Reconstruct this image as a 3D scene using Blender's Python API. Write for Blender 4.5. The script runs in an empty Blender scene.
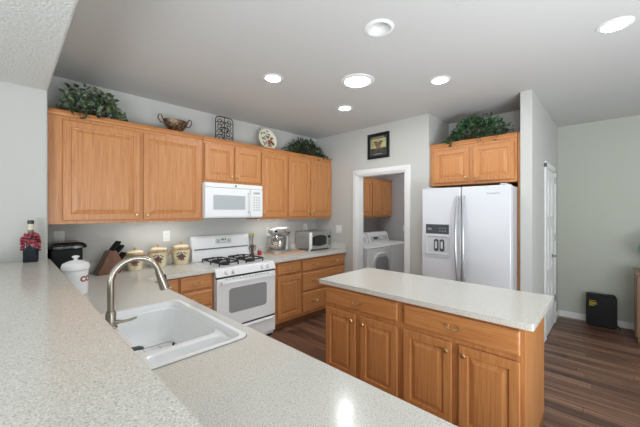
import bpy, bmesh, math, random
from mathutils import Vector, Matrix
PI = math.pi
C = bpy.context.scene.collection
S = bpy.context.scene
random.seed(7)

# ------------------------------------------------------------------ camera
F_PX, HORIZON, VPX = 304.0, 211.4, 614.5
CAM_H = 1.49
yaw = math.atan((VPX - 320) / F_PX)            # forward direction, measured from +X
cd = bpy.data.cameras.new('camera'); cam = bpy.data.objects.new('camera', cd); C.objects.link(cam)
cam.location = (0, 0, CAM_H)
cam.rotation_euler = (PI / 2, 0, yaw - PI / 2)
cd.sensor_width = 36; cd.lens = F_PX / 640 * 36
cd.shift_y = -(213.5 - HORIZON) / 640
cd.clip_start = 0.02
S.camera = cam

# ------------------------------------------------------------------ world, lights, exposure
W = bpy.data.worlds.new('daylight'); S.world = W; W.use_nodes = True
WB = W.node_tree.nodes['Background']
WB.inputs[0].default_value = (0.90, 0.96, 1.0, 1); WB.inputs[1].default_value = 1.15
S.view_settings.view_transform = 'Standard'; S.view_settings.look = 'None'
S.view_settings.gamma = 1; S.view_settings.use_curve_mapping = False
S.view_settings.exposure = 0.0
def area(name, loc, target, size, watts, col=(0.89, 0.95, 1.0)):
    l = bpy.data.lights.new(name, 'AREA'); l.shape = 'DISK'; l.size = size; l.energy = watts; l.color = col; l.spread = math.radians(165)
    o = bpy.data.objects.new(name, l); C.objects.link(o); o.location = loc
    o.rotation_euler = (Vector(target) - Vector(loc)).to_track_quat('-Z', 'Y').to_euler()
    return o
area('ceiling_fill', (0.9, -1.5, .7), (1.5, -.3, 3.0), 1.8, 108)      # added fill lamp, unseen behind the camera, aimed up at the ceiling
area('ceiling_fill', (-2.3, -.9, .9), (-1.2, .0, 3.0), 1.6, 120)  # second added fill lamp, further back, also lifting the cabinet fronts
CAN_STRENGTH = 120.0
DOME_STRENGTH = 60.0
UNDER_STRENGTH = 16.0
S.cycles.use_denoising = True
S.cycles.max_bounces = 10; S.cycles.diffuse_bounces = 6
S.cycles.sample_clamp_indirect = 6

# ------------------------------------------------------------------ materials
def lin(c):
    return tuple((v / 12.92 if v <= 0.04045 else ((v + 0.055) / 1.055) ** 2.4) for v in (x / 255 for x in c)) + (1,)

def base_mat(name, col, rough=0.5, metal=0.0, **kw):
    m = bpy.data.materials.new(name); m.use_nodes = True
    b = m.node_tree.nodes['Principled BSDF']
    b.inputs['Base Color'].default_value = lin(col)
    b.inputs['Roughness'].default_value = rough
    b.inputs['Metallic'].default_value = metal
    for k, v in kw.items(): b.inputs[k].default_value = v
    return m

def nodes(m):
    nt = m.node_tree
    return nt, nt.nodes, nt.links, nt.nodes['Principled BSDF']

def coords(nt, scale, kind='Object'):
    tc = nt.nodes.new('ShaderNodeTexCoord'); mp = nt.nodes.new('ShaderNodeMapping')
    mp.inputs['Scale'].default_value = scale
    nt.links.new(tc.outputs[kind], mp.inputs[0])
    return mp.outputs[0]

def ramp(nt, fac, stops):
    r = nt.nodes.new('ShaderNodeValToRGB')
    while len(r.color_ramp.elements) < len(stops): r.color_ramp.elements.new(0.5)
    for e, (p, c) in zip(r.color_ramp.elements, stops):
        e.position = p; e.color = lin(c)
    nt.links.new(fac, r.inputs[0])
    return r.outputs[0]

def noise(nt, vec, scale, detail=3, rough=0.5, dist=0.0):
    n = nt.nodes.new('ShaderNodeTexNoise')
    n.inputs['Scale'].default_value = scale; n.inputs['Detail'].default_value = detail
    n.inputs['Roughness'].default_value = rough; n.inputs['Distortion'].default_value = dist
    nt.links.new(vec, n.inputs['Vector'])
    return n.outputs['Fac']

def bump(nt, h, strength, dist=0.01):
    b = nt.nodes.new('ShaderNodeBump'); b.inputs['Strength'].default_value = strength
    b.inputs['Distance'].default_value = dist
    nt.links.new(h, b.inputs['Height'])
    nt.links.new(b.outputs[0], nt.nodes['Principled BSDF'].inputs['Normal'])

def paint_mat(name, col, bump_s=0.08, scale=90, rough=0.75, dist=0.004):
    m = base_mat(name, col, rough); nt, N, L, B = nodes(m)
    v = coords(nt, (1, 1, 1))
    bump(nt, noise(nt, v, scale, 4), bump_s, dist)
    return m

def oak_mat(name, scale, tones):
    m = base_mat(name, tones[1], 0.38); nt, N, L, B = nodes(m)
    v = coords(nt, scale)
    n1 = noise(nt, v, 1.0, 6, 0.62, 0.6)
    c = ramp(nt, n1, [(0.24, tones[0]), (0.5, tones[1]), (0.76, tones[2])])
    v2 = coords(nt, tuple(k * (3.2 if k > 10 else 1.7) for k in scale))
    c2 = ramp(nt, noise(nt, v2, 1.0, 4, 0.6, 0.8), [(0.30, (176, 166, 156)), (0.46, (250, 249, 248)), (0.7, (255, 255, 255))])
    mm = N.new('ShaderNodeMix'); mm.data_type = 'RGBA'; mm.blend_type = 'MULTIPLY'; mm.inputs[0].default_value = 0.4
    L.new(c, mm.inputs[6]); L.new(c2, mm.inputs[7]); L.new(mm.outputs[2], B.inputs['Base Color'])
    bump(nt, n1, 0.06, 0.002)
    B.inputs['Coat Weight'].default_value = 0.25; B.inputs['Coat Roughness'].default_value = 0.25
    return m

def quartz_mat(name):
    m = base_mat(name, (200, 199, 190), 0.17); nt, N, L, B = nodes(m)
    v = coords(nt, (1, 1, 1))
    a = noise(nt, v, 215, 3, 0.65)
    c1 = ramp(nt, a, [(0.34, (126, 121, 108)), (0.43, (196, 193, 183)), (0.56, (214, 212, 204)), (0.66, (240, 239, 235))])
    vo = N.new('ShaderNodeTexVoronoi'); vo.inputs['Scale'].default_value = 240; L.new(v, vo.inputs['Vector'])
    c2 = ramp(nt, vo.outputs['Color'], [(0.0, (140, 135, 122)), (0.25, (206, 204, 196)), (0.8, (216, 215, 209)), (1.0, (236, 235, 231))])
    mx = N.new('ShaderNodeMix'); mx.data_type = 'RGBA'; mx.inputs[0].default_value = 0.45
    L.new(c1, mx.inputs[6]); L.new(c2, mx.inputs[7]); L.new(mx.outputs[2], B.inputs['Base Color'])
    return m

def plank_mat(name):
    m = base_mat(name, (70, 52, 45), 0.38); nt, N, L, B = nodes(m)
    tc = N.new('ShaderNodeTexCoord'); mp = N.new('ShaderNodeMapping')
    mp.inputs['Rotation'].default_value = (0, 0, PI / 2)
    L.new(tc.outputs['Object'], mp.inputs[0])
    sp = N.new('ShaderNodeSeparateXYZ'); L.new(mp.outputs[0], sp.inputs[0])
    dv = N.new('ShaderNodeMath'); dv.operation = 'DIVIDE'; dv.inputs[1].default_value = 0.09; L.new(sp.outputs[1], dv.inputs[0])
    fl = N.new('ShaderNodeMath'); fl.operation = 'FLOOR'; L.new(dv.outputs[0], fl.inputs[0])
    wn = N.new('ShaderNodeTexWhiteNoise'); wn.noise_dimensions = '1D'; L.new(fl.outputs[0], wn.inputs['W'])
    ad = N.new('ShaderNodeMath'); ad.operation = 'MULTIPLY_ADD'; ad.inputs[1].default_value = 1.3
    L.new(wn.outputs['Value'], ad.inputs[0]); L.new(sp.outputs[0], ad.inputs[2])
    cb = N.new('ShaderNodeCombineXYZ'); L.new(ad.outputs[0], cb.inputs[0]); L.new(sp.outputs[1], cb.inputs[1])
    br = N.new('ShaderNodeTexBrick'); L.new(cb.outputs[0], br.inputs['Vector'])
    br.offset = 0.0; br.inputs['Scale'].default_value = 1.0
    br.inputs['Brick Width'].default_value = 1.3; br.inputs['Row Height'].default_value = 0.09
    br.inputs['Mortar Size'].default_value = 0.0015; br.inputs['Mortar Smooth'].default_value = 0.3
    br.inputs['Color1'].default_value = (0, 0, 0, 1); br.inputs['Color2'].default_value = (1, 1, 1, 1)
    br.inputs['Mortar'].default_value = (0.3, 0.3, 0.3, 1)
    v = coords(nt, (60, 1.1, 1))
    g = noise(nt, v, 1.0, 5, 0.6, 0.4)
    ma = N.new('ShaderNodeMath'); ma.operation = 'MULTIPLY_ADD'; ma.inputs[1].default_value = 0.2
    L.new(br.outputs['Color'], ma.inputs[0])
    mb = N.new('ShaderNodeMath'); mb.operation = 'MULTIPLY'; mb.inputs[1].default_value = 0.85
    L.new(g, mb.inputs[0]); L.new(mb.outputs[0], ma.inputs[2])
    c = ramp(nt, ma.outputs[0], [(0.27, (50, 36, 31)), (0.44, (84, 58, 46)), (0.56, (118, 84, 66)), (0.72, (160, 124, 100))])
    mx = N.new('ShaderNodeMix'); mx.data_type = 'RGBA'
    L.new(br.outputs['Fac'], mx.inputs[0]); L.new(c, mx.inputs[6]); mx.inputs[7].default_value = lin((40, 28, 25))
    L.new(mx.outputs[2], B.inputs['Base Color'])
    bump(nt, ma.outputs[0], 0.08, 0.003)
    return m

def leaf_mat(name, tones, scale=26):
    m = base_mat(name, tones[1], 0.5); nt, N, L, B = nodes(m)
    v = coords(nt, (1, 1, 1))
    L.new(ramp(nt, noise(nt, v, scale, 2), [(0.32, tones[0]), (0.5, tones[1]), (0.68, tones[2])]), B.inputs['Base Color'])
    return m

def mottled(name, tones, scale, rough=0.4, metal=0.0):
    m = base_mat(name, tones[1], rough, metal); nt, N, L, B = nodes(m)
    v = coords(nt, (1, 1, 1))
    L.new(ramp(nt, noise(nt, v, scale, 4), [(0.3, tones[0]), (0.5, tones[1]), (0.7, tones[2])]), B.inputs['Base Color'])
    return m

def emit_mat(name, col, s):
    m = bpy.data.materials.new(name); m.use_nodes = True; nt = m.node_tree
    b = nt.nodes['Principled BSDF']; b.inputs['Base Color'].default_value = (1, 1, 1, 1)
    b.inputs['Emission Color'].default_value = lin(col); b.inputs['Emission Strength'].default_value = s
    return m

OAK_T = [(166, 102, 56), (192, 130, 76), (206, 148, 94)]
M = dict(
    wall=paint_mat('wall_paint', (189, 189, 184)),
    wallg=paint_mat('sage_wall_paint', (182, 185, 174)),
    ceil=paint_mat('ceiling_paint', (196, 196, 194), 0.12, 60),
    beam=paint_mat('textured_ceiling_paint', (214, 216, 213), 0.9, 70, 0.85, 0.01),
    trim=base_mat('white_trim_paint', (226, 227, 226), 0.4),
    oak=oak_mat('honey_oak_upright_grain', (55, 55, 2.6), OAK_T),
    oakh=oak_mat('honey_oak_level_grain', (2.6, 55, 55), OAK_T),
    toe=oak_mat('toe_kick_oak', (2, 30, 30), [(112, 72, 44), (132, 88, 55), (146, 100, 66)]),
    quartz=quartz_mat('speckled_quartz'),
    floor=plank_mat('dark_plank'),
    white=base_mat('white_enamel', (232, 233, 233), 0.22),
    fridge=base_mat('white_gloss_steel', (206, 208, 212), 0.16, **{'Coat Weight': 0.4, 'Coat Roughness': 0.08}),
    sink=base_mat('white_porcelain', (236, 237, 237), 0.12),
    grey=base_mat('pale_grey_plastic', (190, 192, 194), 0.4),
    steel=base_mat('stainless_steel', (176, 176, 174), 0.3, 1.0),
    nickel=base_mat('brushed_nickel', (170, 163, 150), 0.27, 1.0),
    chrome=base_mat('chrome', (215, 215, 213), 0.12, 1.0),
    brass=base_mat('antique_brass', (206, 180, 130), 0.28, 0.9),
    silverpull=base_mat('satin_pull_metal', (205, 180, 140), 0.3, 1.0),
    iron=base_mat('black_cast_iron', (36, 35, 34), 0.55),
    black=base_mat('black_plastic', (14, 15, 16), 0.5, **{'Specular IOR Level': 0.25}),
    blackgloss=base_mat('gloss_black', (20, 21, 22), 0.15),
    ovenglass=base_mat('grey_oven_glass', (148, 150, 150), 0.15),
    mwglass=base_mat('microwave_window_mesh', (176, 181, 183), 0.18),
    darkglass=base_mat('dark_glass', (42, 46, 44), 0.08),
    dispdark=base_mat('dispenser_dark', (70, 74, 78), 0.25),
    walnut=oak_mat('walnut_block', (30, 30, 4), [(84, 50, 30), (112, 70, 44), (132, 86, 58)]),
    board=oak_mat('maple_board', (4, 40, 40), [(196, 150, 116), (212, 168, 134), (224, 184, 152)]),
    cream=mottled('cream_glaze', [(206, 190, 154), (222, 208, 174), (230, 220, 192)], 14, 0.25),
    tan=mottled('tan_glaze', [(158, 126, 90), (180, 150, 112), (200, 172, 134)], 20, 0.3),
    purple=mottled('grape_glaze', [(74, 44, 48), (112, 68, 66), (150, 104, 92)], 60, 0.3),
    leafpaint=base_mat('green_glaze', (92, 98, 60), 0.3),
    redtext=base_mat('dark_red_lettering', (142, 32, 36), 0.4),
    ivy=leaf_mat('ivy_leaf', [(36, 48, 34), (66, 82, 56), (150, 164, 140)], 20),
    ivypale=leaf_mat('ivy_leaf_pale', [(70, 88, 72), (112, 130, 110), (158, 172, 152)], 24),
    ivylime=leaf_mat('ivy_leaf_lime', [(58, 76, 40), (92, 112, 58), (140, 154, 84)], 24),
    fern=leaf_mat('dark_leaf', [(20, 34, 20), (36, 60, 34), (72, 98, 58)], 24),
    fern2=leaf_mat('deep_green_leaf', [(16, 44, 26), (30, 72, 40), (70, 120, 60)], 24),
    stem=base_mat('brown_stem', (74, 62, 42), 0.7),
    bronze=mottled('aged_bronze', [(52, 40, 30), (98, 76, 56), (146, 122, 92)], 40, 0.4, 0.4),
    plate=base_mat('ivory_plate', (226, 220, 198), 0.25),
    brownpaint=base_mat('brown_painted_leaf', (84, 58, 44), 0.4),
    redpaint=base_mat('red_painted_flower', (150, 56, 46), 0.4),
    greenpaint=base_mat('green_painted_leaf', (70, 78, 52), 0.4),
    bottle=base_mat('blue_bottle_glass', (8, 22, 34), 0.1),
    amber=base_mat('clear_neck_glass', (110, 112, 96), 0.1),
    foil=base_mat('dark_bottle_cap', (48, 44, 42), 0.35),
    tag=base_mat('cream_neck_label', (206, 198, 176), 0.5),
    berry=mottled('red_bead', [(92, 18, 32), (150, 38, 54), (196, 96, 104)], 60, 0.3),
    cover=base_mat('outlet_plate', (222, 223, 220), 0.4),
    slot=base_mat('outlet_slot', (70, 70, 70), 0.5),
    lens=emit_mat('lit_lamp_lens', (246, 249, 252), CAN_STRENGTH),
    dome=emit_mat('lit_dome_lens', (246, 249, 252), DOME_STRENGTH),
    laundry_fill_lens=emit_mat('laundry_fill_glow', (246, 249, 252), 75.0),
    strip=emit_mat('lit_strip_lens', (248, 248, 248), UNDER_STRENGTH),
    yellow=base_mat('yellow_print', (196, 178, 50), 0.5),
    teal=base_mat('teal_glaze', (96, 150, 140), 0.3),
    picbg=None,
    greytext=base_mat('grey_badge', (150, 152, 156), 0.35, 0.6),
    dark=base_mat('dark_mark', (60, 62, 64), 0.4),
    green_led=emit_mat('green_display_digits', (90, 230, 150), 1.2),
    flower=base_mat('pale_flower', (196, 202, 146), 0.6),
    redjar=base_mat('red_wax_jar', (176, 50, 62), 0.25),
    furn=oak_mat('brown_furniture_wood', (20, 20, 2), [(104, 78, 56), (128, 98, 72), (146, 116, 88)]),
    cavity=base_mat('can_interior', (225, 225, 222), 0.3),
    seal=base_mat('brown_grey_sealant', (112, 106, 96), 0.6),
    handle=base_mat('silver_grey_handle', (172, 175, 178), 0.25, 0.4),
    lautint=paint_mat('laundry_wall_paint', (184, 181, 182)),
    softsteel=base_mat('brushed_appliance_steel', (186, 186, 184), 0.35, 0.65),
)

# ------------------------------------------------------------------ mesh helpers
def nb(): return bmesh.new()

def obj(name, bm, mat, parent=None, bevel=0.0, smooth=False, seg=2, recalc=True, angle=35):
    if recalc: bmesh.ops.recalc_face_normals(bm, faces=bm.faces[:])
    me = bpy.data.meshes.new(name); bm.to_mesh(me); bm.free()
    mats = mat if isinstance(mat, (list, tuple)) else [mat]
    for k in mats: me.materials.append(M[k])
    o = bpy.data.objects.new(name, me); C.objects.link(o)
    if parent: o.parent = parent
    if smooth:
        for p in me.polygons: p.use_smooth = True
        try: me.set_sharp_from_angle(angle=math.radians(angle))
        except Exception: pass
    if bevel:
        b = o.modifiers.new('bevel', 'BEVEL'); b.width = bevel; b.segments = seg
        b.limit_method = 'ANGLE'; b.angle_limit = math.radians(40)
    return o

def thing(name, label, cat, loc=(0, 0, 0), rotz=0, group=None):
    o = bpy.data.objects.new(name, None); C.objects.link(o)
    o.location = loc; o.rotation_euler = (0, 0, rotz); o.empty_display_size = 0.05
    o['label'] = label; o['category'] = cat
    if group: o['group'] = group
    return o

def tag(o, label, cat, group=None):
    o['label'] = label; o['category'] = cat
    if group: o['group'] = group
    return o

def struct(name, bm, mat, parent=None, **kw):
    o = obj(name, bm, mat, parent, **kw)
    if not parent: o['kind'] = 'structure'
    return o

def box(bm, x0, x1, y0, y1, z0, z1, mi=0):
    v = [bm.verts.new(p) for p in ((x0, y0, z0), (x1, y0, z0), (x1, y1, z0), (x0, y1, z0),
                                   (x0, y0, z1), (x1, y0, z1), (x1, y1, z1), (x0, y1, z1))]
    for f in ((0, 3, 2, 1), (4, 5, 6, 7), (0, 1, 5, 4), (1, 2, 6, 5), (2, 3, 7, 6), (3, 0, 4, 7)):
        bm.faces.new([v[i] for i in f]).material_index = mi
    return bm

def bx(*a): return box(nb(), *a)

def loft(bm, rings, cap0=True, cap1=True, closed=True, mi=0):
    R = [[bm.verts.new(p) for p in r] for r in rings]
    n = len(R[0])
    for a, b in zip(R, R[1:]):
        for i in range(n if closed else n - 1):
            j = (i + 1) % n
            bm.faces.new((a[i], a[j], b[j], b[i])).material_index = mi
    if cap0: bm.faces.new(R[0][::-1]).material_index = mi
    if cap1: bm.faces.new(R[-1]).material_index = mi
    return bm

def lathe(bm, prof, seg=24, c=(0, 0, 0), axis='z', cap=True, mi=0, sx=1, sy=1):
    rings = []
    for r, z in prof:
        ring = []
        for i in range(seg):
            a = 2 * PI * i / seg
            x, y = r * math.cos(a) * sx, r * math.sin(a) * sy
            p = {'z': (x, y, z), 'y': (x, z, y), 'x': (z, x, y)}[axis]
            ring.append((c[0] + p[0], c[1] + p[1], c[2] + p[2]))
        rings.append(ring)
    return loft(bm, rings, cap and prof[0][0] > 1e-6, cap and prof[-1][0] > 1e-6, mi=mi)

def tube(bm, pts, r, seg=8, cap=True, closed=False, mi=0):
    P = [Vector(p) for p in pts]; n = len(P)
    rr = r if isinstance(r, (list, tuple)) else [r] * n
    up = None; rings = []
    for i, p in enumerate(P):
        if closed: t = P[(i + 1) % n] - P[i - 1]
        else: t = P[min(i + 1, n - 1)] - P[max(i - 1, 0)]
        t = t.normalized() if t.length > 1e-9 else Vector((0, 0, 1))
        if up is None:
            up = Vector((0, 0, 1)) if abs(t.z) < 0.9 else Vector((1, 0, 0))
        u = up - t * up.dot(t)
        if u.length < 1e-6: u = t.orthogonal()
        u.normalize(); w = t.cross(u); up = u
        rings.append([p + (u * math.cos(2 * PI * k / seg) + w * math.sin(2 * PI * k / seg)) * rr[i] for k in range(seg)])
    if closed:
        rings.append(rings[0]); return loft(bm, rings, False, False, mi=mi)
    return loft(bm, rings, cap, cap, mi=mi)

def arc(c, r, a0, a1, n, plane='xz'):
    out = []
    for i in range(n + 1):
        a = a0 + (a1 - a0) * i / n
        u, v = r * math.cos(a), r * math.sin(a)
        out.append({'xz': (c[0] + u, c[1], c[2] + v), 'xy': (c[0] + u, c[1] + v, c[2]), 'yz': (c[0], c[1] + u, c[2] + v)}[plane])
    return out

def rrect(x0, x1, y0, y1, r, n=5):
    r = min(r, (x1 - x0) / 2 - 1e-4, (y1 - y0) / 2 - 1e-4); pts = []
    for cx, cy, a in ((x1 - r, y1 - r, 0), (x0 + r, y1 - r, PI / 2), (x0 + r, y0 + r, PI), (x1 - r, y0 + r, 1.5 * PI)):
        for i in range(n + 1):
            b = a + PI / 2 * i / n
            pts.append((cx + r * math.cos(b), cy + r * math.sin(b)))
    return pts

def fill_holes(bm, loops, z):
    """flat face at height z bounded by the first loop with the other loops as holes"""
    es = []
    for lp in loops:
        vs = [bm.verts.new((x, y, z)) for x, y in lp]
        es += [bm.edges.new((vs[i], vs[(i + 1) % len(vs)])) for i in range(len(vs))]
    return bmesh.ops.triangle_fill(bm, use_beauty=True, use_dissolve=False, edges=es)

def slab(loops, z0, z1):
    bm = nb(); r = fill_holes(bm, loops, z1)
    fs = [g for g in r['geom'] if isinstance(g, bmesh.types.BMFace)]
    e = bmesh.ops.extrude_face_region(bm, geom=fs)
    bmesh.ops.translate(bm, verts=[g for g in e['geom'] if isinstance(g, bmesh.types.BMVert)], vec=(0, 0, z0 - z1))
    return bm

def prism(bm, pts, f0, f1):
    """pts 2-D outline; f0, f1 map a 2-D point to 3-D for the two ends"""
    return loft(bm, [[f0(p) for p in pts], [f1(p) for p in pts]])

def ball(bm, c, r, u=8, v=6, s=(1, 1, 1), mi=0):
    prof = [(math.sin(PI * i / v) * r, -math.cos(PI * i / v) * r) for i in range(v + 1)]
    rings = []
    for rr, z in prof[1:-1]:
        rings.append([(c[0] + rr * math.cos(2 * PI * k / u) * s[0], c[1] + rr * math.sin(2 * PI * k / u) * s[1], c[2] + z * s[2]) for k in range(u)])
    return loft(bm, rings, mi=mi)

def xform(bm, mtx):
    bmesh.ops.transform(bm, matrix=mtx, verts=bm.verts[:]); return bm

def text_bm(s, size, depth=0.0006, bold=0.0):
    cu = bpy.data.curves.new('t', 'FONT'); cu.body = s; cu.size = size; cu.extrude = depth; cu.offset = bold
    cu.align_x = 'CENTER'; cu.align_y = 'CENTER'; cu.resolution_u = 3
    o = bpy.data.objects.new('t', cu); C.objects.link(o)
    dg = bpy.context.evaluated_depsgraph_get()
    me = bpy.data.meshes.new_from_object(o.evaluated_get(dg))
    bm = nb(); bm.from_mesh(me)
    bpy.data.objects.remove(o); bpy.data.curves.remove(cu); bpy.data.meshes.remove(me)
    return bm                                           # lies in XY, facing +Z

FACE_NY = Matrix.Rotation(PI / 2, 4, 'X')               # XY text -> XZ plane facing -Y

# ------------------------------------------------------------------ dimensions
CZ = 0.902                   # worktop height
IZ = 0.875                   # island top height
YW, XL, ZC = 3.59, 3.62, 2.698
YS, XB, ZB, ZBEAM = 3.17, 0.225, 1.12, 2.425
XF = 5.50                    # far right wall / laundry end wall
YA0, YA1, XA = 0.69, 1.642, 4.25     # fridge alcove
YP = 0.585                    # hall side of the pier
X0, Y0 = -3.2, -3.4          # open limits of the room behind the camera

# ------------------------------------------------------------------ structure
struct('floor', bx(X0, XF + .1, Y0, YW + .1, -0.08, 0), 'floor')
hole = [(1.709 + .072 * math.cos(2 * PI * i / 24), 1.114 + .072 * math.sin(2 * PI * i / 24)) for i in range(24)]
struct('ceiling', slab([[(X0, Y0), (XF + .1, Y0), (XF + .1, YW + .1), (X0, YW + .1)], hole], ZC, ZC + .02), 'ceil')
struct('wall_back', bx(-0.6, XF + .1, YW, YW + .1, 0, ZC), 'wall')
struct('wall_left', bx(X0, XB, YS, YW - .001, 0, ZC), 'wall', bevel=.012)
struct('wall_bar', bx(XB - .11, XB - .01, -.6, YS, 0, ZB - .04), 'wall')
struct('trim_beam', bx(-.42, XB, Y0, YS - .001, ZBEAM, ZC - .001), 'beam', bevel=.012)
# laundry wall with its doorway
DY0, DY1, DZ = 1.955, 2.735, 2.02
bm = nb()
box(bm, XL, XL + .12, DY1, YW - .001, 0, ZC - .001)
box(bm, XL, XL + .12, YA1, DY0, 0, ZC - .001)
box(bm, XL, XL + .12, DY0, DY1, DZ, ZC - .001)
struct('wall_laundry', bm, 'wall')
bm = nb()
box(bm, XL + .12, XA + .1, YA1, YA1 + .09, 0, ZC - .001)
struct('wall_alcove_side', bm, 'wall')
struct('wall_alcove_back', bx(XA, XA + .1, YP + .12, YA1 - .001, 0, ZC - .001), 'wall')
struct('wall_hall', bx(XL, XF - .001, YP, YA0 - .006, 0, ZC - .001), 'wall')
struct('wall_far', bx(XF, XF + .1, Y0, YW - .001, 0, ZC - .001), 'wallg')
struct('wall_laundry_end', bx(XF - .006, XF - .0005, YA1 + .1, YW - .007, 0, ZC - .002), 'lautint')
struct('wall_laundry_back', bx(XL + .121, XF - .007, YW - .006, YW - .0005, 0, ZC - .002), 'lautint')
# doorway casing and jamb
cw = .075
bm = nb()
for (a, b) in ((DY0 - cw, DY0), (DY1, DY1 + cw)):
    box(bm, XL - .018, XL, a, b, 0, DZ + cw); box(bm, XL - .024, XL - .018, a + .008, b - .02, 0, DZ + cw - .012)
box(bm, XL - .018, XL, DY0, DY1, DZ, DZ + cw); box(bm, XL - .024, XL - .018, DY0 - .03, DY1 + .03, DZ + .012, DZ + cw - .02)
box(bm, XL - .002, XL + .122, DY1 - .018, DY1, 0, DZ); box(bm, XL - .002, XL + .122, DY0, DY0 + .018, 0, DZ)
box(bm, XL - .002, XL + .122, DY0, DY1, DZ - .018, DZ)
struct('trim_doorway', bm, 'trim', bevel=.003)
# baseboards
def baseboard(name, x0, x1, y0, y1):
    bm = bx(x0, x1, y0, y1, 0, .085); return struct(name, bm, 'trim', bevel=.005)
baseboard('baseboard_far', XF - .014, XF - .001, Y0, YP - .016)
baseboard('baseboard_pier', XL - .014, XL - .001, YP - .014, YA0 - .01)
baseboard('baseboard_hall', XL - .001, 4.30, YP - .015, YP - .001)
baseboard('baseboard_corner', 5.17, XF - .001, YP - .015, YP - .001)
# hall door (closed, seen edge on)
d = thing('door', 'white panelled door on the side of the pier beside the refrigerator', 'door', (4.39, YP, 0))
d.name = 'door_1'; d['kind'] = 'structure'
bm = nb(); w = .70
box(bm, -.072, 0, -.02, -.001, 0, 2.055); box(bm, w, w + .072, -.02, -.001, 0, 2.055); box(bm, -.072, w + .072, -.02, -.001, 2.0, 2.072)
obj('door_casing', bm, 'trim', d, bevel=.004)
def panel_rings(x0, x1, z0, z1, prof):
    return [[(x0 + i, y, z0 + i), (x1 - i, y, z0 + i), (x1 - i, y, z1 - i), (x0 + i, y, z1 - i)] for i, y in prof]
bm = bx(.004, w - .004, -.012, -.001, .012, 1.995)
for z0, z1 in ((.2, .62), (.78, 1.3), (1.42, 1.86)):
    for x0, x1 in ((.1, .32), (.38, .6)):
        loft(bm, panel_rings(x0, x1, z0, z1, [(0, -.012), (.012, -.018), (.03, -.014), (.05, -.02)]), False, True)
slabdoor = obj('door_leaf', bm, 'trim', d)
bm = lathe(nb(), [(.026, -.012), (.026, -.022), (.01, -.024), (.01, -.06)], 14, (.42, 0, .93), 'y')
tube(bm, [(.42, -.058, .93), (.36, -.06, .93), (.31, -.056, .932)], .008)
obj('door_handle', bm, 'nickel', slabdoor, smooth=True)
for z in (.30, 1.10, 1.85):
    obj('hinge', bx(w - .018, w + .012, -.03, -.012, z, z + .09), 'steel', slabdoor, bevel=.002)
d2 = None

# ------------------------------------------------------------------ cabinetry
def door_bm(w, h, t=.02, f=.055):
    prof = [(.008, 0), (.008, -.008), (0, -.010), (0, -t + .004), (.004, -t), (f - .003, -t), (f, -t + .009), (f + .007, -t + .0105),
            (f + .034, -t + .002), (f + .036, -t + .001)]
    return loft(nb(), panel_rings(0, w, 0, h, prof))
def drawer_bm(w, h, t=.02):
    return loft(nb(), panel_rings(0, w, 0, h, [(.008, 0), (.008, -.008), (0, -.010), (0, -t + .007), (.006, -t + .002), (.016, -t)]))
def knob_bm(x, z):
    return lathe(nb(), [(.006, -.018), (.006, -.03), (.014, -.034), (.0155, -.04), (.012, -.046), (.003, -.048)], 14, (x, 0, z), 'y')
def pull_bm(x, z, L=.075):
    bm = nb()
    for s in (-1, 1):
        lathe(bm, [(.009, -.018), (.009, -.022), (.0045, -.024), (.0045, -.042)], 10, (x + s * L / 2, 0, z), 'y')
    tube(bm, [(x - L / 2 - .012, -.04, z + .004)] + [(x - L / 2 * math.cos(PI * i / 8), -.042 - .004 * math.sin(PI * i / 8), z - .016 * math.sin(PI * i / 8)) for i in range(9)] + [(x + L / 2 + .012, -.04, z + .004)], .0045, 8)
    return bm

def cabinet(name, label, loc, rotz, w, h, d, fronts, cat='cabinet', group=None, toe=0, crown=0, crown_l=0, crown_r=0, side=True):
    """local frame: face at y=0 looking to -Y, x to the viewer's right"""
    t = thing(name, label, cat, loc, rotz, group)
    obj('body', bx(0.0005, w - .0005, 0, d, toe, h), 'oak', t, bevel=.002)
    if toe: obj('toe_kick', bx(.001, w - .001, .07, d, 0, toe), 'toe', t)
    if crown:
        prof = [(0, 0), (-.008, .006), (-.010, .02), (-.026, .036), (-.034, .040), (-.034, crown), (d - .002, crown), (d - .002, 0)]
        bm = prism(nb(), prof, lambda p: (.0005, p[0], h + p[1]), lambda p: (w - .0005, p[0], h + p[1]))
        obj('crown_moulding', bm, 'oakh', t)
    for f in fronts:
        kind, x0, x1, z0, z1 = f[:5]
        bm = door_bm(x1 - x0, z1 - z0) if kind == 'door' else drawer_bm(x1 - x0, z1 - z0)
        o = obj(kind, bm, 'oak' if kind == 'door' else 'oakh', t)
        o.location = (x0, -.0008, z0)
        if kind == 'door':
            side_, up = f[5], f[6]
            kx = .032 if side_ == 'l' else x1 - x0 - .032
            kz = (z1 - z0 - .055) if up else .045
            obj('knob', knob_bm(kx, kz), 'brass', o, smooth=True)
        elif len(f) > 5 and f[5] == 'knob':
            obj('knob', knob_bm((x1 - x0) / 2, (z1 - z0) / 2), 'brass', o, smooth=True)
        else:
            n = f[5] if len(f) > 5 else 1
            for k in range(n):
                obj('pull', pull_bm((x1 - x0) * (k + .5) / n, (z1 - z0) * .52), 'silverpull', o, smooth=True)
    return t

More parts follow.
